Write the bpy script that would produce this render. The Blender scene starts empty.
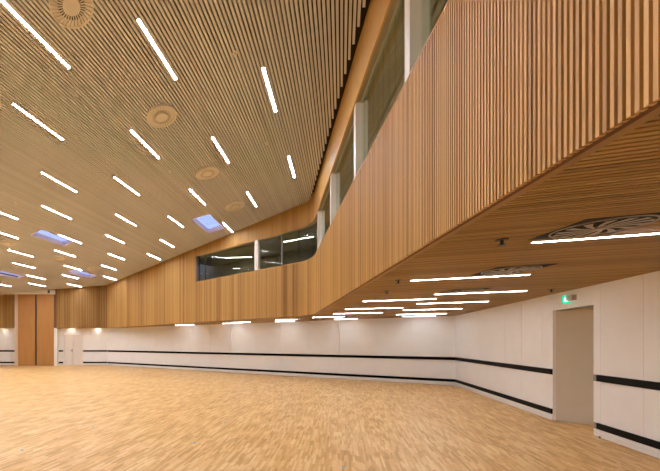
import bpy, bmesh, math, random
from mathutils import Vector, Matrix
random.seed(7)
scn = bpy.context.scene
COL = scn.collection

# ------------------------------------------------------------------ camera
EYE = 1.6
# Plan figures below are given on axes (x across the view, y along the hall's ceiling slats);
# the slats run at an angle to the view, so sh() turns those figures into room metres.
K = 0.652
KN = math.sqrt(1+K*K)
def sh(x, y): return Vector((x+K*y, y))
F_PX = 325.0
cam_d = bpy.data.cameras.new('camera'); cam = bpy.data.objects.new('camera', cam_d); COL.objects.link(cam)
cam.location = (0, 0, EYE); cam.rotation_euler = (math.pi/2, 0, 0)
cam_d.sensor_fit = 'HORIZONTAL'; cam_d.sensor_width = 36.0
cam_d.lens = 36.0*F_PX/660.0
cam_d.shift_x = 200.0/660.0
cam_d.shift_y = (342.3-235.5)/660.0
cam_d.clip_start = 0.02; cam_d.clip_end = 200
scn.camera = cam

# ------------------------------------------------------------------ world (blue dusk, seen through the roof lights)
w = bpy.data.worlds.new('world'); scn.world = w; w.use_nodes = True
bg = w.node_tree.nodes['Background']; bg.inputs[0].default_value = (0.40, 0.49, 0.95, 1); bg.inputs[1].default_value = 0.55

# ------------------------------------------------------------------ exposure
vs = scn.view_settings
vs.view_transform = 'Standard'; vs.look = 'None'; vs.gamma = 1.0; vs.use_curve_mapping = False
vs.exposure = 1.42
HALL_LAMP = 47.0        # emission of the ceiling strips
SOFFIT_LAMP = 18.5      # emission of the strips under the balcony
DOWNLIGHT = 40.0
scn.cycles.max_bounces = 10; scn.cycles.diffuse_bounces = 6; scn.cycles.glossy_bounces = 4
scn.cycles.transparent_max_bounces = 12
scn.cycles.sample_clamp_indirect = 6.0

# ------------------------------------------------------------------ mesh helpers
class MB:
    def __init__(s): s.v = []; s.f = []; s.t = []; s.m = []
    def hexa(s, p, tone=0.5, mat=0):            # p: 4 bottom corners then 4 top corners, counter clockwise from above
        b = len(s.v); s.v += [tuple(q) for q in p]
        for f in ((3,2,1,0),(4,5,6,7),(0,1,5,4),(1,2,6,5),(2,3,7,6),(3,0,4,7)):
            s.f.append(tuple(b+i for i in f)); s.t.append(tone); s.m.append(mat)
    def box(s, x0, x1, y0, y1, z0, z1, tone=0.5, mat=0):
        s.hexa([(x0,y0,z0),(x1,y0,z0),(x1,y1,z0),(x0,y1,z0),(x0,y0,z1),(x1,y0,z1),(x1,y1,z1),(x0,y1,z1)], tone, mat)
    def prism(s, poly, z0, z1, tone=0.5, mat=0):  # poly counter clockwise (x,y); z0,z1 numbers or functions
        n = len(poly); b = len(s.v)
        g0 = z0 if callable(z0) else (lambda x, y: z0); g1 = z1 if callable(z1) else (lambda x, y: z1)
        s.v += [(x, y, g0(x, y)) for x, y in poly] + [(x, y, g1(x, y)) for x, y in poly]
        s.f.append(tuple(b+i for i in reversed(range(n)))); s.f.append(tuple(b+n+i for i in range(n)))
        for i in range(n):
            j = (i+1) % n; s.f.append((b+i, b+j, b+n+j, b+n+i))
        s.t += [tone]*(n+2); s.m += [mat]*(n+2)
    def disc(s, r0, r1, z0, z1, seg=40, cx=0, cy=0, tone=0.5, r0b=None, r1b=None):   # ring (r0 = 0: full disc)
        for i in range(seg):
            a, c = 2*math.pi*i/seg, 2*math.pi*(i+1)/seg
            if r0 > 1e-6:
                ra, rb = (r0b or r0), (r1b or r1)
                P = [(r0,a),(r1,a),(r1,c),(r0,c)]; Q = [(ra,a),(rb,a),(rb,c),(ra,c)]
                s.hexa([(cx+r*math.cos(t), cy+r*math.sin(t), z0) for r, t in P]+[(cx+r*math.cos(t), cy+r*math.sin(t), z1) for r, t in Q], tone)
        if r0 <= 1e-6:
            s.prism([(cx+r1*math.cos(2*math.pi*i/seg), cy+r1*math.sin(2*math.pi*i/seg)) for i in range(seg)], z0, z1, tone)
    def build(s, name, mats, parent=None, bevel=0, shear=False, tx=0.0):
        if shear: s.v = [(x+K*y, y, z) for x, y, z in s.v]
        elif tx: s.v = [(x+tx, y, z) for x, y, z in s.v]
        me = bpy.data.meshes.new(name); me.from_pydata(s.v, [], s.f)
        at = me.attributes.new('tone', 'FLOAT', 'FACE'); at.data.foreach_set('value', s.t)
        if not isinstance(mats, (list, tuple)): mats = [mats]
        for m in mats: me.materials.append(m)
        me.polygons.foreach_set('material_index', s.m); me.update()
        o = bpy.data.objects.new(name, me); COL.objects.link(o)
        if parent: o.parent = parent
        if bevel:
            b = o.modifiers.new('bevel', 'BEVEL'); b.width = bevel; b.segments = 2; b.limit_method = 'ANGLE'
        return o

def struct(o): o['kind'] = 'structure'; return o
def thing(name, label, cat, loc=(0,0,0), rot=(0,0,0), group=None):
    o = bpy.data.objects.new(name, None); COL.objects.link(o); o.empty_display_size = 0.1
    o.location = loc; o.rotation_euler = rot
    return tag(o, label, cat, group)
def tag(o, label, cat, group=None):
    o['label'] = label; o['category'] = cat
    if group: o['group'] = group
    return o
def dup(root, label, loc, rot=None):
    r = root.copy(); COL.objects.link(r); r.location = loc
    if rot is not None: r.rotation_euler = rot
    r['label'] = label
    for ch in list(root.children):
        c = ch.copy(); COL.objects.link(c); c.parent = r
        for g in list(ch.children):
            d = g.copy(); COL.objects.link(d); d.parent = c
    return r
ORD = ['first','second','third','fourth','fifth','sixth','seventh','eighth','ninth','tenth','eleventh','twelfth','thirteenth']

# ------------------------------------------------------------------ materials
def new_mat(name):
    m = bpy.data.materials.new(name); m.use_nodes = True
    nt = m.node_tree; return m, nt, nt.nodes['Principled BSDF']
def srgb(r, g, b):
    f = lambda c: (c/255/12.92 if c/255 <= 0.04045 else ((c/255+0.055)/1.055)**2.4)
    return (f(r), f(g), f(b), 1)
def N(nt, t, **k):
    n = nt.nodes.new(t)
    for a, b in k.items(): setattr(n, a, b)
    return n
def plain(name, col, rough=0.5, metal=0.0, spec=0.5):
    m, nt, p = new_mat(name)
    tc = N(nt, 'ShaderNodeTexCoord'); no = N(nt, 'ShaderNodeTexNoise'); no.inputs['Scale'].default_value = 3.0; no.inputs['Detail'].default_value = 4
    nt.links.new(tc.outputs['Object'], no.inputs['Vector'])
    mx = N(nt, 'ShaderNodeMixRGB'); mx.inputs[1].default_value = tuple(c*0.95 for c in col[:3])+(1,); mx.inputs[2].default_value = tuple(min(1, c*1.04) for c in col[:3])+(1,)
    nt.links.new(no.outputs['Fac'], mx.inputs[0]); nt.links.new(mx.outputs[0], p.inputs['Base Color'])
    p.inputs['Roughness'].default_value = rough; p.inputs['Metallic'].default_value = metal
    p.inputs['Specular IOR Level'].default_value = spec
    return m
def wood(name, dark, mid, light, scale=(30, 30, 1.2), rough=0.5, grain=0.35, spec=0.35):
    m, nt, p = new_mat(name)
    tc = N(nt, 'ShaderNodeTexCoord'); mp = N(nt, 'ShaderNodeMapping'); mp.inputs['Scale'].default_value = scale
    nt.links.new(tc.outputs['Object'], mp.inputs[0])
    no = N(nt, 'ShaderNodeTexNoise'); no.inputs['Scale'].default_value = 1.0; no.inputs['Detail'].default_value = 6; no.inputs['Roughness'].default_value = 0.6
    nt.links.new(mp.outputs[0], no.inputs['Vector'])
    at = N(nt, 'ShaderNodeAttribute', attribute_name='tone')
    mm = N(nt, 'ShaderNodeMix'); mm.inputs['Factor'].default_value = grain
    nt.links.new(at.outputs['Fac'], mm.inputs['A']); nt.links.new(no.outputs['Fac'], mm.inputs['B'])
    rp = N(nt, 'ShaderNodeValToRGB'); e = rp.color_ramp.elements
    e[0].position = 0.12; e[0].color = dark; e[1].position = 0.88; e[1].color = light
    k = e.new(0.5); k.color = mid
    nt.links.new(mm.outputs['Result'], rp.inputs[0]); nt.links.new(rp.outputs[0], p.inputs['Base Color'])
    p.inputs['Roughness'].default_value = rough; p.inputs['Specular IOR Level'].default_value = spec
    return m
def emit(name, col, strength):
    m, nt, p = new_mat(name); nt.nodes.remove(p)
    e = N(nt, 'ShaderNodeEmission'); e.inputs[0].default_value = col; e.inputs[1].default_value = strength
    nt.links.new(e.outputs[0], nt.nodes['Material Output'].inputs[0]); return m
def glass_mat(name, tint, ior=1.5):
    m, nt, p = new_mat(name); nt.nodes.remove(p)
    t = N(nt, 'ShaderNodeBsdfTransparent'); t.inputs[0].default_value = tint
    g = N(nt, 'ShaderNodeBsdfGlossy'); g.inputs['Roughness'].default_value = 0.02
    fr = N(nt, 'ShaderNodeFresnel'); fr.inputs[0].default_value = ior
    ge = N(nt, 'ShaderNodeNewGeometry')
    mu = N(nt, 'ShaderNodeMath', operation='SUBTRACT'); mu.inputs[0].default_value = 1.0
    nt.links.new(ge.outputs['Backfacing'], mu.inputs[1])
    ml = N(nt, 'ShaderNodeMath', operation='MULTIPLY'); nt.links.new(fr.outputs[0], ml.inputs[0]); nt.links.new(mu.outputs[0], ml.inputs[1])
    mx = N(nt, 'ShaderNodeMixShader'); nt.links.new(ml.outputs[0], mx.inputs[0])
    nt.links.new(t.outputs[0], mx.inputs[1]); nt.links.new(g.outputs[0], mx.inputs[2])
    nt.links.new(mx.outputs[0], nt.nodes['Material Output'].inputs[0]); return m

def floor_mat():
    m, nt, p = new_mat('oak_strip_parquet')
    tc = N(nt, 'ShaderNodeTexCoord'); sx = N(nt, 'ShaderNodeSeparateXYZ'); nt.links.new(tc.outputs['Object'], sx.inputs[0])
    def math_(op, a, b=None):
        n = N(nt, 'ShaderNodeMath', operation=op)
        for i, q in enumerate((a, b)):
            if q is None: continue
            if isinstance(q, (int, float)): n.inputs[i].default_value = q
            else: nt.links.new(q, n.inputs[i])
        return n.outputs[0]
    def wn(a, b):
        c = N(nt, 'ShaderNodeCombineXYZ'); nt.links.new(a, c.inputs[0]); nt.links.new(b, c.inputs[1])
        n = N(nt, 'ShaderNodeTexWhiteNoise', noise_dimensions='2D'); nt.links.new(c.outputs[0], n.inputs['Vector']); return n.outputs['Value']
    along = math_('SUBTRACT', sx.outputs['X'], math_('MULTIPLY', sx.outputs['Y'], K))
    def strips(wid, ln):
        col = math_('FLOOR', math_('DIVIDE', along, wid))
        zero = math_('MULTIPLY', col, 0.0)
        off = wn(col, zero)
        row = math_('FLOOR', math_('ADD', math_('DIVIDE', sx.outputs['Y'], ln), math_('MULTIPLY', off, 7.0)))
        return wn(col, row)
    a = strips(0.030, 0.23); b = strips(0.14, 0.4)
    no = N(nt, 'ShaderNodeTexNoise'); no.inputs['Scale'].default_value = 2.2; no.inputs['Detail'].default_value = 3
    nt.links.new(tc.outputs['Object'], no.inputs['Vector'])
    v = math_('ADD', math_('ADD', math_('MULTIPLY', a, 0.5), math_('MULTIPLY', b, 0.22)), math_('MULTIPLY', no.outputs['Fac'], 0.28))
    rp = N(nt, 'ShaderNodeValToRGB'); e = rp.color_ramp.elements
    e[0].position = 0.15; e[0].color = FLOOR_D; e[1].position = 0.85; e[1].color = FLOOR_L
    k = e.new(0.5); k.color = FLOOR_M
    nt.links.new(v, rp.inputs[0]); nt.links.new(rp.outputs[0], p.inputs['Base Color'])
    p.inputs['Roughness'].default_value = 0.42; p.inputs['Specular IOR Level'].default_value = 0.35
    return m
FLOOR_D, FLOOR_M, FLOOR_L = srgb(204,150,84), srgb(232,183,114), srgb(247,212,154)

M_floor = floor_mat()
M_wall = plain('white_painted_panel', srgb(240,238,235), 0.55)
M_dim = plain('olive_gallery_paint', srgb(158,150,126), 0.7)
M_slat = wood('oak_slats', srgb(156,114,56), srgb(207,162,94), srgb(222,182,114), (40,40,1.0), 0.5)
M_back = wood('dark_oak_backing', srgb(96,62,34), srgb(112,74,42), srgb(124,84,48), (20,20,1), 0.7)
M_board = wood('smooth_oak_board', srgb(180,138,76), srgb(202,162,98), srgb(212,176,112), (9,9,0.6), 0.5, 0.6)
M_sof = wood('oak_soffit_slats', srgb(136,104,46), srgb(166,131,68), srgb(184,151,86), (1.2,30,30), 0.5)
M_ceil = wood('pale_ceiling_slats', srgb(203,205,210), srgb(212,214,219), srgb(220,222,227), (40,1.0,40), 0.6)
M_void = plain('dark_ceiling_void', srgb(38,29,23), 0.9)
M_vent = plain('beige_diffuser_paint', srgb(226,222,216), 0.55)
M_ventdark = plain('diffuser_slot_dark', srgb(60,46,36), 0.8)
M_metal = plain('brushed_grey_metal', srgb(150,148,145), 0.35, 0.7)
M_black = plain('black_rubber_rail', srgb(9,7,7), 0.6, 0.0, 0.1)
M_dark = plain('dark_grey_metal', srgb(62,60,58), 0.4, 0.4)
M_white = plain('white_powder_coat', srgb(232,228,222), 0.45)
M_door = plain('warm_grey_door', srgb(214,204,186), 0.5)
M_lamp = emit('ceiling_lamp_glow', (0.93, 1.0, 1.12, 1), HALL_LAMP)
M_lamp2 = emit('soffit_lamp_glow', (0.95, 1.0, 1.06, 1), SOFFIT_LAMP)
M_gal = emit('gallery_lamp_glow', (1.0, 0.96, 0.85, 1), 18.0)
M_spot = emit('downlight_glow', (1.0, 0.93, 0.84, 1), DOWNLIGHT)
M_green = emit('exit_green', (0.0, 0.45, 0.24, 1), 0.7)
M_exitw = emit('exit_white', (0.75, 1.0, 0.85, 1), 0.75)
M_glass = glass_mat('gallery_glass', (0.90, 0.93, 0.88, 1))
M_sky = glass_mat('roof_glass', (0.95, 0.97, 1.0, 1))
M_skyframe = plain('pale_skylight_reveal', srgb(222,216,222), 0.5)
M_galslat = plain('grey_green_gallery_slats', srgb(168,168,148), 0.6)

# ------------------------------------------------------------------ plan of the room
# near balcony line X = 1.55-.225Y; far balcony line Y = 10.83-.702X; fillet between
H_SOF = 2.57; Z_SILL = 4.53
CEIL = lambda x, y=0: 6.70 + 0.08*x
Y_BACK = -6.0; X_LEFT = -27.0
Yc = (10.83-.702*1.55)/(1-.702*.225); corner = Vector((1.55-.225*Yc, Yc))
dn = Vector((-.225, 1)).normalized(); df = Vector((-1, .702)).normalized()
TL = 0.75
p0a = corner - dn*TL; p1a = corner + df*TL
starta = Vector((1.55-.225*Y_BACK, Y_BACK)); enda = Vector((-15.9, 10.83+.702*15.9))
start, p0, p1, end, corner = (sh(*v) for v in (starta, p0a, p1a, enda, corner))
pts = [start]
n_near = int((p0-start).length/0.25)
for i in range(1, n_near+1): pts.append(start.lerp(p0, i/n_near))
for i in range(1, 17):
    t = i/16; pts.append(p0*(1-t)**2 + corner*2*t*(1-t) + p1*t*t)
n_far = int((end-p1).length/0.25)
for i in range(1, n_far+1): pts.append(p1.lerp(end, i/n_far))
pts_a = [Vector((p.x-K*p.y, p.y)) for p in pts]
cum = [0]
for a, b in zip(pts, pts[1:]): cum.append(cum[-1]+(b-a).length)
LEN = cum[-1]
import bisect
def at(s):
    i = min(max(bisect.bisect_right(cum, s)-1, 0), len(pts)-2)
    a, b = pts[i], pts[i+1]; t = (b-a).normalized()
    return a + t*(s-cum[i]), t, Vector((-t.y, t.x))      # normal: towards the hall
def off(s, d):
    p, t, n = at(s); return p + n*d
S_BEND0 = (p0-start).length; S_BEND1 = S_BEND0 + cum[n_near+16]-cum[n_near]
def s_of_far_x(x): return S_BEND1 + (p1a.x-x)/(p1a.x-enda.x)*(end-p1).length
def s_of_near_y(y): return (y-Y_BACK)/(p0.y-Y_BACK)*S_BEND0
def ceil_at(p): return CEIL(p.x-K*p.y)
def head(s): 
    p = at(s)[0]; return 5.77 + (0.03*max(0, 11.0-p.y) if s < S_BEND0 else 0)
S_WIN = s_of_far_x(-7.03)
def ribbon(mb, s0, s1, d0, d1, z0, z1, tone=0.5, step=None):
    """bent bar along the balcony line between offsets d0 > d1 (d < 0 is behind the front)"""
    ss = [s0] + [c for c in cum if s0+1e-4 < c < s1-1e-4] + [s1]
    g0 = z0 if callable(z0) else (lambda s: z0); g1 = z1 if callable(z1) else (lambda s: z1)
    for a, b in zip(ss, ss[1:]):
        A0, B0, A1, B1 = off(a, d0), off(b-1e-6, d0), off(a, d1), off(b-1e-6, d1)
        mb.hexa([(*A1, g0(a)), (*B1, g0(b)), (*B0, g0(b)), (*A0, g0(a)), (*A1, g1(a)), (*B1, g1(b)), (*B0, g1(b)), (*A0, g1(a))], tone)

# walls
RW = lambda y: 4.17 + (11.9-y)*0.0214                   # right wall x at y
BA0 = Vector((4.17, 11.9)); BA1 = Vector((-16.3, 22.6)); BW0, BW1 = sh(*BA0), sh(*BA1); FAR_Y = 22.6; WOOD_Y = 22.0

# ------------------------------------------------------------------ floor
mb = MB(); mb.box(X_LEFT-0.2, 6.2, Y_BACK-0.2, 23.0, -0.1, 0.0)
struct(mb.build('floor', M_floor, shear=True))

# ------------------------------------------------------------------ white walls, panelled, with black bumper rails
def wall_run(name, a, b, z0, z1, mat, pitch, gap=0.005, thick=0.06, cuts=()):
    """panels along a->b, room on the left side of a->b"""
    mb = MB(); d = (b-a); L = d.length; d.normalize(); n = Vector((-d.y, d.x))
    def slab(s0, s1, za, zb, o0, o1):
        q = [a+d*s0-n*o1, a+d*s1-n*o1, a+d*s1-n*o0, a+d*s0-n*o0]
        mb.hexa([(*p, za) for p in q]+[(*p, zb) for p in q])
    k = 0; s = 0
    edges = [0]
    while edges[-1]+pitch < L-0.2: edges.append(edges[-1]+pitch)
    edges.append(L)
    for s0, s1 in zip(edges, edges[1:]):
        segs = [(s0+gap/2, s1-gap/2, z0, z1)]
        for c0, c1, cz in cuts:
            nxt = []
            for (u0, u1, a0, a1) in segs:
                if u1 <= c0 or u0 >= c1 or a0 >= cz: nxt.append((u0, u1, a0, a1)); continue
                if u0 < c0: nxt.append((u0, c0, a0, a1))
                if u1 > c1: nxt.append((c1, u1, a0, a1))
                nxt.append((max(u0, c0), min(u1, c1), cz, a1))
            segs = nxt
        for u0, u1, a0, a1 in segs: slab(u0, u1, a0, a1, 0.0, thick)
    # solid core behind the joints
    segs = [(0, L, z0, z1)]
    for c0, c1, cz in cuts:
        nxt = []
        for (u0, u1, a0, a1) in segs:
            if u1 <= c0 or u0 >= c1: nxt.append((u0, u1, a0, a1)); continue
            nxt += [(u0, c0, a0, a1), (c1, u1, a0, a1), (c0, c1, cz, a1)]
        segs = nxt
    for u0, u1, a0, a1 in segs:
        if u1-u0 > 1e-3: slab(u0, u1, a0, a1, thick, thick+0.1)
    return struct(mb.build(name, mat))
RAILS = ((0.945, 1.055), (0.145, 0.245))
trim_n = [0]
def rails(a, b, s0, s1, cap0=False, cap1=False):
    d = (b-a).normalized(); n = Vector((-d.y, d.x))
    for z0, z1 in RAILS:
        trim_n[0] += 1
        mb = MB()
        def bar(u0, u1, o, za, zb, mat):
            q = [a+d*u0, a+d*u1, a+d*u1+n*o, a+d*u0+n*o]
            mb.hexa([(*p, za) for p in q]+[(*p, zb) for p in q], mat=mat)
        c0 = s0+(0.07 if cap0 else 0); c1 = s1-(0.07 if cap1 else 0)
        bar(c0, c1, 0.022, z0, z1, 0)
        if cap0: bar(s0, c0, 0.024, z0, z1, 1)
        if cap1: bar(c1, s1, 0.024, z0, z1, 1)
        o = struct(mb.build('trim_%d' % trim_n[0], [M_black, M_metal]))
def baseboard(name, a, b, s0, s1, h=0.09):
    d = (b-a).normalized(); n = Vector((-d.y, d.x)); mb = MB()
    q = [a+d*s0, a+d*s1, a+d*s1+n*0.012, a+d*s0+n*0.012]
    mb.hexa([(*p, 0.015) for p in q]+[(*p, h) for p in q])
    struct(mb.build(name, M_white))

# right wall runs from behind the camera to the back corner
ra = sh(RW(Y_BACK), Y_BACK); rb = BW0.copy(); RD = (rb-ra).normalized(); RL = (rb-ra).length
sR = lambda y: (y-Y_BACK)/RD.y
D0, D1 = sR(5.56), sR(6.60)                       # door recess
wall_run('wall_right', ra, rb, 0.012, H_SOF+0.25, M_wall, 0.9, cuts=[(D0, D1, 2.245)])
rails(ra, rb, 0.0, D0-0.05, cap1=True); rails(ra, rb, D1+0.005, RL-0.02)
baseboard('baseboard_right', ra, rb, 0, D0-0.03); baseboard('baseboard_right_far', ra, rb, D1+0.005, RL-0.02)
wall_run('wall_rear_slope', rb, BW1, 0.012, H_SOF+0.25, M_wall, 1.2)
LB = (BW1-rb).length
rails(rb, BW1, 0.02, LB-0.02); baseboard('baseboard_rear_slope', rb, BW1, 0.02, LB-0.02)
# far wall
fa = BW1.copy(); fb = sh(X_LEFT, FAR_Y); FX = lambda x: BA1.x-x
PX0, PX1 = -21.93, -19.50                         # sliding partition span
wall_run('wall_far', fa, sh(PX1-0.3, FAR_Y), 0.012, H_SOF+0.3, M_wall, 1.2, cuts=[(FX(-18.05), FX(-19.33), 2.11)])
wall_run('wall_far_left', sh(PX0-0.25, FAR_Y), fb, 0.012, H_SOF+0.3, M_wall, 1.2)
rails(fa, fb, 0.02, FX(-18.0)); rails(fa, fb, FX(-19.38), FX(-19.72)); rails(fa, fb, FX(PX0-0.26), FX(X_LEFT))
baseboard('baseboard_far', fa, fb, 0.02, FX(-18.0)); baseboard('baseboard_far_left', fa, fb, FX(PX0-0.26), FX(X_LEFT))
# walls out of view that close the hall
mb = MB(); mb.box(X_LEFT-0.2, X_LEFT, Y_BACK, FAR_Y+0.2, 0, 5.2); struct(mb.build('wall_left', M_wall, shear=True))
mb = MB(); mb.box(X_LEFT-0.2, 6.0, Y_BACK-0.2, Y_BACK, 0, 7.2); struct(mb.build('wall_behind', M_wall, shear=True))

# angled door in the right wall recess
mb = MB()
a_ = sh(RW(6.60)+0.02, 6.60); b_ = sh(5.30, 5.84); d_ = (b_-a_).normalized(); n_ = Vector((d_.y, -d_.x))
q = [a_, b_, b_-n_*0.05, a_-n_*0.05]
mb.hexa([(*p, 0.01) for p in reversed(q)]+[(*p, 2.24) for p in reversed(q)])
door = struct(mb.build('door_1', M_door))
mb = MB(); h_ = b_-d_*0.12; mb.prism([tuple(h_+n_*0.05+Vector((0.012*math.cos(t*math.pi/4), 0.012*math.sin(t*math.pi/4)))) for t in range(8)], 0.98, 1.14)
mb.prism([tuple(h_+n_*0.03+Vector((0.008*math.cos(t*math.pi/4), 0.008*math.sin(t*math.pi/4)))) for t in range(8)], 1.0, 1.02)
mb.build('door_handle', M_metal, door)
mb = MB()                                          # recess shell
mb.box(5.30, 5.36, 5.40, 6.70, 0, 2.4)
mb.box(4.37, 5.36, 5.46, 5.53, 0, 2.4)
mb.box(4.37, 5.36, 6.61, 6.68, 0, 2.4)
mb.box(4.36, 5.36, 5.46, 6.68, 2.245, 2.32)
struct(mb.build('wall_recess', M_door, shear=True))
# double door in the far wall
mb = MB()
for x0, x1 in ((-19.32, -18.70), (-18.685, -18.06)): mb.box(x0, x1, FAR_Y+0.015, FAR_Y+0.06, 0.012, 2.10)
door2 = struct(mb.build('door_2', plain('cream_door', srgb(222,214,202), 0.5), tx=K*FAR_Y))
mb = MB()
mb.box(-18.78, -18.75, FAR_Y-0.045, FAR_Y+0.0, 1.02, 1.05); mb.box(-18.88, -18.75, FAR_Y-0.06, FAR_Y-0.04, 1.02, 1.05)
mb.box(-18.80, -18.73, FAR_Y+0.0, FAR_Y+0.016, 0.95, 1.12)
mb.build('door_handle', M_metal, door2, tx=K*FAR_Y)
mb = MB(); mb.box(-19.40, -19.33, FAR_Y-0.01, FAR_Y+0.06, 0, 2.16); mb.box(-18.05, -17.99, FAR_Y-0.01, FAR_Y+0.06, 0, 2.16); mb.box(-19.40, -17.99, FAR_Y-0.01, FAR_Y+0.06, 2.11, 2.17)
mb.build('door_frame', M_white, door2, tx=K*FAR_Y)

# upper oak slats of the far wall, overhanging the white panels
def flat_slats(name, x0, x1, y, z0, z1):
    mb = MB(); x = x0
    mb.box(x0, x1, y+0.03, y+0.08, z0, z1, 0.5, 1)
    g = 0.5
    while x < x1-0.02:
        if random.random() < 0.28: g = random.random()
        mb.box(x, x+0.024, y-0.02, y+0.03, z0, z1, min(1, max(0, 0.6*random.random()+0.4*g-0.1)))
        x += 0.050
    mb.box(x0, x1, y+0.08, FAR_Y+0.2, z0+0.03, z0+0.09, 0.5, 0)      # underside board
    return struct(mb.build(name, [M_slat, M_back], tx=K*WOOD_Y))
flat_slats('wall_far_upper', PX1+0.2, enda.x, WOOD_Y, H_SOF, CEIL(enda.x)+0.1)
flat_slats('wall_far_left_upper', X_LEFT, PX0-0.25, WOOD_Y, H_SOF, CEIL(PX0))
mb = MB(); mb.box(PX1+0.0, PX1+0.2, WOOD_Y+0.05, FAR_Y, 0, H_SOF+0.02); struct(mb.build('trim_jamb', M_white, tx=K*WOOD_Y))
mb = MB(); mb.box(PX0-0.25, PX0-0.02, WOOD_Y+0.05, FAR_Y+0.1, 0, CEIL(PX0)); struct(mb.build('trim_post', plain('cream_post', srgb(206,182,154), 0.5), tx=K*WOOD_Y))
mb = MB(); mb.box(PX1-0.0, PX1+0.2, WOOD_Y+0.02, WOOD_Y+0.08, H_SOF, CEIL(PX1)+0.1); struct(mb.build('trim_panel', M_back, tx=K*WOOD_Y))
mb = MB(); mb.box(X_LEFT, PX1+0.0, FAR_Y+0.12, FAR_Y+0.2, 0, 5.4); struct(mb.build('wall_far_core', M_back, shear=True))
# partition: two tall oak leaves and their head track
mid = (PX0+PX1)/2
for i, (x0, x1, lab) in enumerate(((PX0, mid-0.05, 'tall oak sliding partition leaf beside the cream post, left of the dark gap'),
                                   (mid+0.05, PX1, 'tall oak sliding partition leaf right of the dark gap, beside the white jamb'))):
    zt = CEIL(x0)-0.12
    M_leaf = M_leaf if i else wood('orange_oak_leaf', srgb(160,112,58), srgb(182,130,70), srgb(194,144,84), (9,9,0.6), 0.5, 0.6)
    t = thing('partition_panel', lab, 'partition', ((x0+x1)/2+K*WOOD_Y, WOOD_Y+0.02, 0), group='sliding partition leaves')
    hw = (x1-x0)/2
    zs = 2.9 if i == 0 else zt-0.02
    mb = MB(); mb.box(-hw, hw, 0, 0.09, 0.012, zs-0.004, 0.42)
    mb.build('lower_board', M_leaf, t)
    if i == 0:
        mb = MB(); mb.box(-hw, hw, 0, 0.09, zs+0.004, zt, 0.5); mb.build('upper_board', M_leaf, t)
    mb = MB(); mb.box(hw if i == 0 else -hw-0.025, hw+0.025 if i == 0 else -hw, -0.012, 0.10, 0.012, zt); mb.build('edge_strip', M_dark, t)
mb = MB(); mb.box(X_LEFT, PX1+0.1, WOOD_Y-0.12, WOOD_Y+0.04, CEIL(PX0)-0.10, CEIL(PX1)-0.02); struct(mb.build('trim_track', M_vent, tx=K*WOOD_Y))

# ------------------------------------------------------------------ balcony front of vertical oak slats
mb = MB(); s = 0.01; PITCH = 0.036; W = 0.0195; DEP = 0.024; g = 0.5
mbu = MB()
while s < LEN-W:
    p, t, n = at(s+W/2)
    if random.random() < 0.22: g = random.random()
    tone = min(1, max(0, 0.68*random.random()+0.36*g-0.02))
    full = s > S_WIN+0.05
    a, b = p-t*W/2, p+t*W/2
    q = [a-n*DEP, b-n*DEP, b, a]
    zt = (ceil_at(p)+0.12) if full else Z_SILL
    mb.hexa([(*v, H_SOF) for v in q]+[(*v, zt) for v in q], tone)
    if not full and s > S_BEND0+0.2:
        mbu.hexa([(*v, head(s)) for v in q]+[(*v, ceil_at(p)+0.12) for v in q], tone)
    s += PITCH
ribbon(mb, 0, LEN, -DEP, -DEP-0.03, H_SOF-0.0, lambda s: Z_SILL-0.002 if s <= S_WIN+0.06 else ceil_at(at(s)[0])+0.1, 0.5)
nb = 0
bal = mb
# mark the backing faces with the second material
o = bal.build('wall_balcony', [M_slat, M_back]); struct(o)
me = o.data; cnt = len([0])
mi = [0]*len(me.polygons)
seg_n = len([0] + [c for c in cum if 1e-4 < c < LEN-1e-4])
for i in range(len(mi)-6*seg_n, len(mi)): mi[i] = 1
me.polygons.foreach_set('material_index', mi); me.update()
ribbon(mbu, 0, S_BEND0+0.2, 0.0, -0.03, head, lambda s: ceil_at(at(s)[0])+0.12, 0.55)
ribbon(mbu, S_BEND0+0.2, S_WIN+0.06, -DEP, -DEP-0.03, head, lambda s: ceil_at(at(s)[0])+0.12, 0.15)
struct(mbu.build('wall_balcony_upper', M_board))
mb = MB(); ribbon(mb, 0, LEN, -0.052, -0.11, H_SOF+0.004, H_SOF+0.04, 0.35)
struct(mb.build('trim_balcony_edge', M_sof))
mb = MB(); ribbon(mb, 0, S_WIN+0.03, 0.004, -0.14, Z_SILL-0.002, Z_SILL+0.018, 0.3)
struct(mb.build('trim_sill', M_board))

# ------------------------------------------------------------------ gallery glazing
def glazing(name, s0, s1):
    mb = MB(); ribbon(mb, s0, s1, -0.12, -0.132, lambda s: Z_SILL+0.03, lambda s: head(s)-0.02)
    # one pane surface each side only
    o = struct(mb.build(name, M_glass))
    f = MB()
    ribbon(f, s0, s1, -0.10, -0.15, lambda s: Z_SILL+0.018, lambda s: Z_SILL+0.032)
    ribbon(f, s0, s1, -0.10, -0.15, lambda s: head(s)-0.02, lambda s: head(s)+0.02)
    f.build('frame', M_galslat, o)
    return o
win1 = glazing('window_1', 0.0, S_BEND1); win2 = glazing('window_2', S_BEND1, S_WIN)
def upright(name, s, w_, d0, d1, mat, parent):
    p, t, n = at(s); mb = MB()
    q = [p-t*w_/2+n*d1, p+t*w_/2+n*d1, p+t*w_/2+n*d0, p-t*w_/2+n*d0]
    mb.hexa([(*v, Z_SILL) for v in q]+[(*v, head(s)+0.01) for v in q])
    return mb.build(name, mat, parent)
upright('mullion', s_of_far_x(-2.36), 0.03, -0.10, -0.15, M_metal, win2)
upright('mullion', S_BEND1-0.02, 0.012, -0.11, -0.14, M_dark, win1)
upright('end_frame', S_WIN-0.05, 0.10, -0.02, -0.10, M_dark, win2)
upright('mullion', S_WIN-0.42, 0.02, -0.11, -0.14, M_dark, win2)
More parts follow.
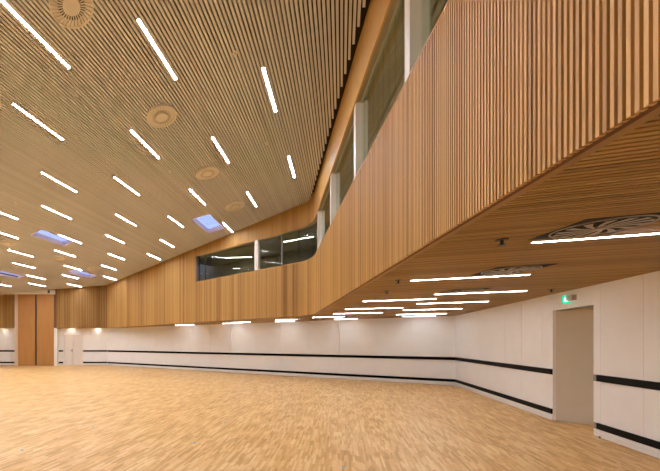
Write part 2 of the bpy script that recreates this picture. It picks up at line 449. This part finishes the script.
for k, s in enumerate([s_of_near_y(y) for y in (1.46, 3.70, 5.95, 8.28, 10.45)] + [s_of_far_x(-3.52)]):
    o = upright('column', s, 0.15, -0.02, -0.20, M_white, None); struct(o)
# gallery behind the glass
g0 = None
for k, y in enumerate((-2.5, 0.5, 3.0, 5.5, 8.0)):  # added lamps, hidden from the camera, to brighten the gallery interior
    s = s_of_near_y(y); p, t_, n_ = at(s); q_ = p-n_*2.2
    gl = thing('gallery_light', 'added unseen strip lamp that brightens the gallery behind the near glazing', 'ceiling light', (q_.x, q_.y, head(s)-0.06), (0, 0, math.atan2(t_.y, t_.x)-math.pi/2), 'added gallery fill lamps out of view')
    b = MB(); b.box(-0.06, 0.06, -0.7, 0.7, 0.0, 0.06); b.build('housing', M_white, gl)
    b = MB(); b.box(-0.05, 0.05, -0.69, 0.69, -0.004, 0.0); b.build('diffuser', M_gal, gl)
mb = MB(); ribbon(mb, 0, S_WIN+1.0, -0.10, -3.2, Z_SILL-0.30, Z_SILL-0.22); struct(mb.build('floor_gallery', M_dim))
mb = MB(); ribbon(mb, 0, S_WIN+1.0, -0.03, -0.50, lambda s: head(s)+0.02, lambda s: head(s)+0.06)
ribbon(mb, 0, S_WIN+1.0, -0.50, -5.0, lambda s: head(s)+0.10, lambda s: head(s)+0.14)
struct(mb.build('ceiling_gallery', M_dim))
mb = MB(); d = -0.50
while d > -2.6:
    ribbon(mb, 0, S_WIN+1.0, d, d-0.05, lambda s: head(s)+0.02, lambda s: head(s)+0.07, random.random()); d -= 0.115
struct(mb.build('ceiling_gallery_slats', M_galslat))
mb = MB()
q = [ra+Vector((0.02,0)), rb+Vector((0.02,0.02)), BW1+Vector((0.3,0.1))]
for a, b in zip(q, q[1:]):
    d = (b-a).normalized(); n = Vector((-d.y, d.x))
    c = [a, b, b-n*0.1, a-n*0.1]
    c = [a-n*0.1, b-n*0.1, b, a]
    mb.hexa([(*v, H_SOF+0.2) for v in c]+[(*v, 7.0) for v in c])
struct(mb.build('wall_gallery', M_dim))

# ------------------------------------------------------------------ balcony underside: grooved oak soffit
SL = -0.28                                     # slat direction in plan: (1, -.28)
def left_x(c):
    best = None
    for a, b in zip(pts_a, pts_a[1:]):
        fa_, fb_ = a.y-SL*a.x-c, b.y-SL*b.x-c
        if fa_*fb_ <= 0 and fa_ != fb_:
            x = a.x+(b.x-a.x)*fa_/(fa_-fb_)
            best = x if best is None else max(best, x)
    return best
def right_x(c):
    # right wall: x = 4.17+(11.9-y)*.0214, y = c+SL*x
    x1 = (4.17+(11.9-c)*0.0214)/(1+0.0214*SL)
    d = BA1-BA0; m = d.y/d.x
    x2 = (BA0.y-m*BA0.x-c)/(SL-m)
    y1 = c+SL*x1
    return x1 if y1 <= 11.9 else x2
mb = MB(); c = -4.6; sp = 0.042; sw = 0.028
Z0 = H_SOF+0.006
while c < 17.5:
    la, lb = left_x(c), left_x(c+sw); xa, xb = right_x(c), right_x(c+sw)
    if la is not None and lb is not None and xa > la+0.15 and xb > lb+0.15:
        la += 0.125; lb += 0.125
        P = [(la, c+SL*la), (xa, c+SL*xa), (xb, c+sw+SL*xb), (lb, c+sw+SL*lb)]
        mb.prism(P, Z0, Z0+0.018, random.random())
    c += sp
mb.v = [(x+K*y, y, z) for x, y, z in mb.v]
# backing board
poly = [tuple(off(s, -0.06)) for s in [0.0]+[x for x in cum[1:-1]][::4]+[LEN-0.02]]
poly = [tuple(ra)] + [tuple(BW0)] + [tuple(BW1)] + list(reversed(poly))
b0 = len(mb.v); n = len(poly)
mb.v += [(x, y, Z0+0.018) for x, y in poly] + [(x, y, Z0+0.06) for x, y in poly]
mb.f.append(tuple(b0+i for i in reversed(range(n)))); mb.f.append(tuple(b0+n+i for i in range(n))); mb.t += [.5, .5]; mb.m += [1, 1]
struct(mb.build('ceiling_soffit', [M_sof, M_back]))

# ------------------------------------------------------------------ ceiling fixtures plan
LIGHTS = [  # x, list of visible centres y, extra centres outside the frame
    (-1.45, [6.46, 9.27], []),
    (-3.06, [5.44, 8.24, 11.05], [2.65]),
    (-4.68, [5.04, 7.79, 10.59, 13.38], [2.25]),
    (-6.36, [6.81, 9.59, 12.41], [-1.5, 1.25, 4.0]),
    (-7.92, [9.10, 11.90, 14.70], [0.7, 3.5, 6.3]),
    (-9.53, [10.88, 13.67, 16.47], [-0.3, 2.5, 5.3, 8.1]),
    (-11.12, [10.55, 13.27, 16.00], [-0.65, 2.15, 4.95, 7.75]),
    (-12.69, [12.20, 14.95, 17.75], [1.0, 3.8, 6.6, 9.4]),
    (-14.28, [14.47, 17.28, 20.01], [0.5, 3.3, 6.1, 8.9, 11.7]),
    (-15.84, [16.21, 18.99], [2.2, 5.0, 7.8, 10.6, 13.4]),
    (-17.42, [18.54, 21.18], [1.8, 4.6, 7.4, 10.2, 13.0, 15.8]),
    (-18.96, [17.44, 20.24], [3.5, 6.3, 9.1, 11.9, 14.7]),
    (-20.50, [19.55], [2.8, 5.6, 8.4, 11.2, 14.0, 16.8]),
]
SKY = [[(-5.69,12.25),(-4.85,11.92),(-4.85,13.42),(-5.69,13.85)],
       [(-11.97,12.50),(-11.17,12.08),(-11.17,13.54),(-11.97,13.96)],
       [(-15.25,17.98),(-14.45,17.60),(-14.45,19.22),(-15.25,19.62)],
       [(-18.42,17.00),(-17.64,16.60),(-17.64,18.08),(-18.42,18.48)]]
DIFF = [(-3.82,4.59),(-3.80,6.86),(-3.79,9.16),(-3.77,11.44),(-13.42,13.06),(-13.50,15.45),(-13.50,17.66)]
LL = 1.13; LW = 0.066
TILT = -math.atan(0.08*KN); RZ = -math.atan(K)

LIGHTS = [(X_LEFT+round((lx-X_LEFT)/0.068)*0.068, a, b) for lx, a, b in LIGHTS]   # each strip takes the place of one slat
# slatted ceiling
SPITCH = 0.068; SWID = 0.042; SDEP = 0.07
def end_y(x):                                   # where the slats stop before the balcony or the far wall
    if x > -1.2:
        return (1.55-x)/.225 - 0.42
    y = 10.83-.702*x
    return min(y-0.12, WOOD_Y-0.14)
def cuts_at(x, wd):
    lc = [(y-LL/2-0.01, y+LL/2+0.01) for lx, a, b in LIGHTS if abs(lx-x) < LW/2+wd/2-0.002 for y in a+b]
    sc_ = []
    for q in SKY:
        x0, x1 = q[0][0], q[1][0]
        if x0-0.01 < x < x1+0.01:
            u = (x-x0)/(x1-x0); sc_.append((q[0][1]+(q[1][1]-q[0][1])*u, q[3][1]+(q[2][1]-q[3][1])*u))
    return lc, sc_
def spans(y0, y1, cuts):
    out = []; y = y0
    for a, b in sorted(cuts):
        if b < y0 or a > y1: continue
        if a > y: out.append((y, a))
        y = max(y, b)
    if y < y1: out.append((y, y1))
    return out
mb = MB(); x = X_LEFT
while x < 2.75:
    y1 = end_y(x); lc, sk = cuts_at(x, SWID)
    if y1 > Y_BACK+0.1:
        tone = random.random()
        for a, b in spans(Y_BACK, y1, lc+sk):
            xl, xr = x-SWID/2, x+SWID/2
            P = [(xl,a),(xr,a),(xr,b),(xl,b)]
            mb.prism(P, lambda X, Y: CEIL(X), lambda X, Y: CEIL(X)+SDEP, tone)
    # dark void board above
    yb = (1.55-x)/.225 if x > -1.05 else min(10.83-.702*x, 22.7)
    _, sk = cuts_at(x, 0)
    xl, xr = x-SPITCH/2-0.001, x+SPITCH/2+0.001
    for a, b in spans(Y_BACK, max(yb+0.3, Y_BACK+0.1), sk):
        mb.prism([(xl,a),(xr,a),(xr,b),(xl,b)], lambda X, Y: CEIL(X)+SDEP+0.01, lambda X, Y: CEIL(X)+SDEP+0.05, 0.5, 1)
    x += SPITCH
struct(mb.build('ceiling', [M_ceil, M_void], shear=True))

# roof lights: splayed reveal and a pane at the top of the well
for i, q in enumerate(SKY):
    cx = sum(p[0] for p in q)/4; cy = sum(p[1] for p in q)/4
    f = MB(); WELL = 0.17
    def grow(k): return [(cx+(p[0]-cx)*k, cy+(p[1]-cy)*k) for p in q]
    inn, out, lip = grow(0.98), grow(1.06), grow(1.03)
    top_i, top_o = grow(0.97), grow(1.06)
    for k in range(4):
        j = (k+1) % 4
        A, B, C_, D_ = inn[k], inn[j], out[j], out[k]
        f.hexa([(*A, CEIL(A[0])-0.012), (*D_, CEIL(D_[0])-0.012), (*C_, CEIL(C_[0])-0.012), (*B, CEIL(B[0])-0.012),
                (*top_i[k], CEIL(A[0])+WELL), (*top_o[k], CEIL(D_[0])+WELL), (*top_o[j], CEIL(C_[0])+WELL), (*top_i[j], CEIL(B[0])+WELL)])
    o = struct(f.build('window_%d' % (i+3), M_skyframe, shear=True))
    g_ = MB(); g_.prism(grow(0.985), lambda X, Y: CEIL(X)+WELL-0.015, lambda X, Y: CEIL(X)+WELL-0.005)
    g_.build('glass', M_sky, o, shear=True)

# strip lights
def strip(label, loc, rot, length, width, glow, group, name='ceiling_light'):
    t = thing(name, label, 'ceiling light', loc, rot, group)
    h = MB(); hl, hw = length/2, width/2; rim = -0.008 if name == 'ceiling_light' else -0.003
    h.box(-hw, hw, -hl, hl, 0.012, 0.05)
    h.box(-hw, -hw+0.006, -hl, hl, rim, 0.012); h.box(hw-0.006, hw, -hl, hl, rim, 0.012)
    h.box(-hw, hw, -hl, -hl+0.006, rim, 0.012); h.box(-hw, hw, hl-0.006, hl, rim, 0.012)
    h.build('housing', M_white, t)
    g_ = MB(); g_.box(-hw+0.007, hw-0.007, -hl+0.007, hl-0.007, -0.005, 0.011); g_.build('diffuser', glow, t)
    return t
proto = None
GRP = 'strip lights in the slatted hall ceiling'
for k, (lx, vis, ext) in enumerate(LIGHTS):
    row = 'row nearest the balcony' if k == 0 else '%s row out from the balcony' % ORD[k]
    for j, y in enumerate(sorted(vis)):
        n_ = len(vis)
        place = 'nearest light' if j == 0 else ('farthest light' if j == n_-1 else ORD[j]+' light')
        if n_ == 1: place = 'only light in view'
        lab = 'slim white ceiling strip, %s of the %s' % (place, row)
        loc = (*sh(lx, y), CEIL(lx)+0.002)
        if proto is None: proto = strip(lab, loc, (0, TILT, RZ), LL*KN, LW/KN, M_lamp, GRP)
        else: dup(proto, lab, loc)
    for y in ext:
        r = dup(proto, 'slim white ceiling strip behind or beside the camera, outside the photo', (*sh(lx, y), CEIL(lx)+0.002))
        r['group'] = 'strip lights outside the photo'

# strips in the gallery seen through the far glazing
for (x0, y0), (x1, y1), lab in (((-5.65, 16.05), (-4.41, 15.95), 'white ceiling strip inside the gallery, seen just left of the far column'),
                                ((-2.44, 13.55), (-1.13, 12.85), 'white ceiling strip inside the gallery, seen in the far pane nearest the bend')):
    (x0, y0), (x1, y1) = sh(x0, y0), sh(x1, y1)
    c_ = Vector(((x0+x1)/2, (y0+y1)/2)); an = math.atan2(y1-y0, x1-x0)-math.pi/2
    strip(lab, (c_.x, c_.y, 5.782), (0, 0, an), math.hypot(x1-x0, y1-y0), 0.035, M_gal, 'gallery strips seen through the glass', 'gallery_light')

# round swirl diffusers
def round_diffuser(name, label, loc, rot, R_, group, m_face, m_dark, blades=30, twist=0.35):
    t = thing(name, label, 'air diffuser', loc, rot, group)
    b = MB(); b.disc(0, R_*0.95, 0.012, 0.03); b.build('backing', m_dark, t)
    b = MB(); b.disc(R_*0.93, R_, -0.022, 0.03, 48, r0b=R_*0.95, r1b=R_*1.0); b.build('rim', m_face, t)
    b = MB(); b.disc(0, R_*0.40, -0.030, 0.004, 32); b.build('hub', m_face, t)
    b = MB()
    for i in range(blades):
        a = 2*math.pi*i/blades; st = 2*math.pi/blades
        for ra_, rb_, u, tw in ((0.38, 0.64, 0.52, 0.0), (0.62, 0.95, 0.86, 0.12)):
            P = [(R_*ra_, a+tw*0), (R_*rb_, a+tw), (R_*rb_, a+tw+st*u), (R_*ra_, a+st*u)]
            P = [(r*math.cos(q), r*math.sin(q)) for r, q in P]
            b.hexa([(*p, -0.016) for p in P]+[(*p, -0.010) for p in P])
    b.build('blades', m_face, t)
    return t
dl = ['round beige swirl diffuser cut off by the top edge of the photo',
      'large round beige swirl diffuser among the near ceiling slats, fully in view',
      'round beige ceiling diffuser third from the camera in the balcony side row',
      'round beige ceiling diffuser farthest along the balcony side row, near the skylight',
      'small looking round diffuser at the far left edge of the ceiling',
      'faint round diffuser in the far left ceiling, middle of its row of three',
      'faint round diffuser in the far ceiling, closest to the dark oak wall']
dp = None
for (x, y), lab in zip(DIFF, dl):
    loc = (*sh(x, y), CEIL(x)-0.030)
    if dp is None: dp = round_diffuser('air_diffuser', lab, loc, (0, TILT, RZ), 0.315, 'round diffusers in the slatted hall ceiling', M_vent, M_ventdark)
    else: dup(dp, lab, loc)

# sprinklers / small sensors in the hall ceiling
def sprinkler(label, loc, rot, group, m):
    t = thing('sprinkler_head', label, 'sprinkler', loc, rot, group)
    b = MB(); b.disc(0, 0.045, -0.008, 0.0, 20); b.build('escutcheon', m, t)
    b = MB(); b.disc(0, 0.012, -0.05, -0.008, 12); b.build('stem', m, t)
    b = MB(); b.disc(0, 0.028, -0.056, -0.050, 16); b.build('deflector', m, t)
    return t
SPR = [(-1.83,5.56,'small beige sprinkler head left of the nearest strip by the balcony'),
       (-1.87,8.07,'small beige sprinkler head between the two strips of the balcony side row'),
       (-5.95,7.28,'small beige sprinkler head at the left, between near ceiling strips'),
       (-4.74,8.96,'small beige sprinkler head below the third round diffuser, mid ceiling'),
       (-10.05,10.02,'small beige sprinkler head near the left edge of the ceiling'),
       (-7.35,15.39,'small beige sprinkler head near the ceiling edge left of the skylight')]
sp_ = None
for x, y, lab in SPR:
    if sp_ is None: sp_ = sprinkler(lab, (*sh(x, y), CEIL(x)), (0, TILT, RZ), 'sprinkler heads in the hall ceiling', M_vent)
    else: dup(sp_, lab, (*sh(x, y), CEIL(x)))
# dark fitting at the end of the partition track
t = thing('track_fitting', 'small dark fitting hanging under the ceiling at the partition track end', 'fitting', (*sh(-19.62, 21.75), CEIL(-19.62)))
b = MB(); b.disc(0, 0.03, -0.06, 0.0, 12); b.build('rod', M_dark, t)
b = MB(); b.box(-0.06, 0.06, -0.06, 0.06, -0.24, -0.06); b.build('body', M_dark, t)

# ------------------------------------------------------------------ under the balcony
def soff(px, py):                                # photo point on the underside -> plan
    y = (H_SOF-EYE)*F_PX/(342.3-py); return Vector(((px-342)/F_PX*y, y))
SOF = [((532,242.3),(669,232.6),'long white soffit strip closest to the camera, beside the nearest square vent'),
       ((410,281),(531.6,274),'long white soffit strip second from the camera, below the middle vent'),
       ((434.5,294.4),(527,290.7),'white soffit strip third from the camera, beside the third vent'),
       ((363,301.6),(436.4,298.4),'white soffit strip on the balcony edge side, left of the third'),
       ((416.4,304.2),(490,300.9),'white soffit strip fifth from the camera, nearer the right wall'),
       ((345.5,309.3),(403,307.5),'white soffit strip sixth from the camera, along the balcony edge'),
       ((403,310.4),(462.5,308.2),'white soffit strip seventh from the camera, nearer the right wall'),
       ((333.8,314),(382.5,312.2),'white soffit strip eighth from the camera, along the balcony edge'),
       ((394.5,314.7),(448.4,313.3),'white soffit strip ninth from the camera, by the back wall corner'),
       ((400,317.6),(432,316.9),'short white soffit strip against the back wall near its corner'),
       ((312.5,317.4),(344.7,316.5),'white soffit strip just behind the bend in the balcony'),
       ((335,320.4),(356,319.8),'short white soffit strip by the back wall right of the bend'),
       ((277,320.2),(296,319.4),'short white soffit strip left of the bend, at the balcony edge'),
       ((277,321.8),(294,321.2),'short white soffit strip left of the bend, against the back wall'),
       ((232,322.5),(250,322.0),'short white soffit strip midway along the far balcony edge'),
       ((226,323.8),(243,323.3),'short white soffit strip midway along the far stretch, against the wall'),
       ((180,325.5),(197,325.1),'farthest short white soffit strip where the balcony meets the wall')]
for a, b, lab in SOF:
    A, B = soff(*a), soff(*b); c_ = (A+B)/2
    L_ = (B-A).length; L_ = 1.67 if L_ > 1.5 else max(0.85, min(L_, 1.3))
    u_ = Vector((1, SL)).normalized()
    wall_y = lambda x: BA0.y+(x-BA0.x)*(BA1.y-BA0.y)/(BA1.x-BA0.x)
    for _ in range(60):
        e_ = c_+u_*L_/2
        if e_.y > wall_y(e_.x)-0.36: c_.y -= 0.02
    for _ in range(60):
        e_ = c_-u_*L_/2; lx_ = left_x(e_.y-SL*e_.x)
        if lx_ is not None and e_.x < lx_+0.16: c_.x += 0.02; c_.y += 0.02*SL
    q0, q1 = sh(*(c_-u_*L_/2)), sh(*(c_+u_*L_/2)); d_ = q1-q0
    c_ = (q0+q1)/2
    strip(lab, (c_.x, c_.y, Z0-0.006), (0, 0, math.atan2(d_.y, d_.x)-math.pi/2), d_.length, 0.046, M_lamp2, 'strip lights under the balcony', 'soffit_light')
SROT = math.atan2(SL, 1+K*SL)

M_ventg = plain('grey_vent_metal', srgb(176,168,160), 0.4, 0.2)
sq = None
VENTS = [((2.18,2.74),'square cutout swirl vent nearest the camera in the oak soffit'),
         ((2.27,4.38),'square cutout swirl vent second from the camera in the oak soffit'),
         ((2.29,6.16),'square cutout swirl vent farthest from the camera, behind a strip')]
for (px, py), lab in VENTS:
    c_ = sh(px, py); loc = (c_.x, c_.y, Z0-0.004); rot = (0, 0, SROT)
    if sq is None:
        t = thing('soffit_vent', lab, 'air diffuser', loc, rot, 'swirl vents under the balcony'); sq = t
        b = MB(); R_ = 0.27
        b.box(-0.28, 0.28, -0.28, 0.28, 0.0, 0.003); b.build('recess_plate', plain('black_vent_recess', srgb(30,25,21), 0.8), t)
        b = MB(); b.disc(R_*0.96, R_, -0.008, 0.0, 40); b.build('rim', M_ventg, t)
        b = MB(); b.disc(0, R_*0.14, -0.02, 0.0, 20); b.build('hub', M_ventg, t)
        b = MB()
        for i in range(14):
            a = 2*math.pi*i/14; wa = 2*math.pi/14*0.46
            P = [(R_*0.14, a), (R_*0.50, a+0.45), (R_*0.90, a+0.6), (R_*0.90, a+0.6+wa), (R_*0.50, a+0.45+wa), (R_*0.14, a+wa)]
            P = [(r*math.cos(q), r*math.sin(q)) for r, q in P]
            zl = [-0.014]*6
            n0 = len(b.v)
            b.v += [(*p, z) for p, z in zip(P, zl)] + [(*p, z+0.003) for p, z in zip(P, zl)]
            for f in ((0,1,4,5),(1,2,3,4)):
                b.f.append(tuple(n0+k for k in reversed(f))); b.f.append(tuple(n0+6+k for k in f)); b.t += [.5,.5]; b.m += [0,0]
            for k in range(6):
                j = (k+1) % 6; b.f.append((n0+k, n0+j, n0+6+j, n0+6+k)); b.t.append(.5); b.m.append(0)
        b.build('blades', M_ventg, t)
    else: dup(sq, lab, loc, rot)
so = None
for (px, py), lab in (((502,240),'dark sprinkler head in the soffit beside the nearest strip'),
                      ((551.5,289.5),'dark sprinkler head in the soffit near the exit sign'),
                      ((387,291.3),'dark sprinkler head in the soffit near the balcony edge'),
                      ((398.5,280.4),'tiny dark soffit head left of the second strip'),
                      ((346.5,317),'tiny dark soffit head far off near the bend')):
    c_ = sh(*soff(px, py)); loc = (c_.x, c_.y, Z0)
    if so is None: so = sprinkler(lab, loc, (0,0,0), 'sprinkler heads under the balcony', M_dark)
    else: dup(so, lab, loc)

# downlights washing the far white wall
dn_ = None
for x, lab in ((-18.66,'small bright downlight above the cream double door'), (-16.85,'small bright downlight right of the cream double door, under dark oak'),
               (-23.30,'small bright downlight at the far left edge, left of the partition')):
    loc = (*sh(x, 22.42), H_SOF+0.028)
    if dn_ is None:
        t = thing('downlight', lab, 'downlight', loc, (0,0,0), 'downlights under the far oak cladding'); dn_ = t
        b = MB(); b.disc(0.05, 0.07, -0.006, 0.0, 24); b.build('bezel', M_white, t)
        b = MB(); b.disc(0, 0.05, -0.004, 0.0, 24); b.build('lens', M_spot, t)
    else: dup(dn_, lab, loc)

# ------------------------------------------------------------------ exit sign
t = thing('exit_sign', 'green illuminated exit sign with white running figure above the angled door', 'exit sign', (*sh(RW(6.12), 6.12), 2.335), (0, 0, -math.atan(K-0.0214)))
b = MB(); b.box(-0.088, -0.005, 0.0, 0.025, 0, 0.15); b.build('sign_panel', M_green, t)
b = MB()
b.box(-0.062, -0.036, -0.004, 0.0, 0.030, 0.118)                              # doorway
def limb(x0, z0, x1, z1, r=0.007):
    d = Vector((x1-x0, z1-z0)).normalized(); p = Vector((-d.y, d.x))*r
    P = [(x0-p.x, z0-p.y), (x1-p.x, z1-p.y), (x1+p.x, z1+p.y), (x0+p.x, z0+p.y)]
    b.hexa([(x, -0.004, z) for x, z in P]+[(x, 0.0, z) for x, z in P])
limb(-0.110, 0.100, -0.103, 0.065, 0.010); limb(-0.103, 0.066, -0.085, 0.045); limb(-0.085, 0.047, -0.092, 0.022)
limb(-0.105, 0.062, -0.122, 0.042); limb(-0.122, 0.042, -0.140, 0.040); limb(-0.108, 0.096, -0.088, 0.078, 0.005); limb(-0.112, 0.096, -0.132, 0.086, 0.005)
limb(-0.108, 0.108, -0.108, 0.124, 0.008)
b.v = [(x*0.54-0.003, y, z) for x, y, z in b.v]; b.build('pictogram', M_exitw, t)
b = MB(); b.box(-0.055, 0.0, -0.20, -0.03, 0.045, 0.14); b.build('mount_box', plain('light_grey_mount', srgb(186,174,164), 0.5), t)

# small levelling feet below the near wall panels
f0 = None
for y, lab in ((5.36,'small white levelling foot under the wall panel beside the door'),):
    t = thing('panel_foot', lab, 'foot', (*(sh(RW(y), y)-Vector((0.03, -0.02))), 0.0))
    b = MB(); b.disc(0, 0.022, 0.0, 0.008, 16); b.build('pad', M_white, t)
    b = MB(); b.disc(0, 0.009, 0.008, 0.05, 12); b.build('stem', M_metal, t)

# ------------------------------------------------------------------ floor sockets
fl = None
for (px, py), lab in (((22.3,450),'small dark floor socket nearest the bottom left corner'), ((93.2,426.8),'small dark floor socket left of centre in the parquet'),
                      ((19.5,414.3),'small dark floor socket far left in the parquet'), ((137.7,411),'small dark floor socket farthest from the camera'),
                      ((194.5,443),'small dark floor socket in the front middle left'), ((224.8,422.4),'small dark floor socket right of the others'),
                      ((344,467),'small dark floor socket at the bottom edge, centre')):
    y = EYE*F_PX/(py-342.3); x = (px-342)/F_PX*y
    if fl is None:
        t = thing('floor_socket', lab, 'floor socket', (*sh(x, y), 0), (0,0,0), 'round floor sockets'); fl = t
        b = MB(); b.disc(0.024, 0.034, 0.0, 0.003, 24); b.build('ring', M_vent, t)
        b = MB(); b.disc(0, 0.024, 0.0, 0.002, 20); b.build('cap', M_metal, t)
    else: dup(fl, lab, (*sh(x, y), 0))
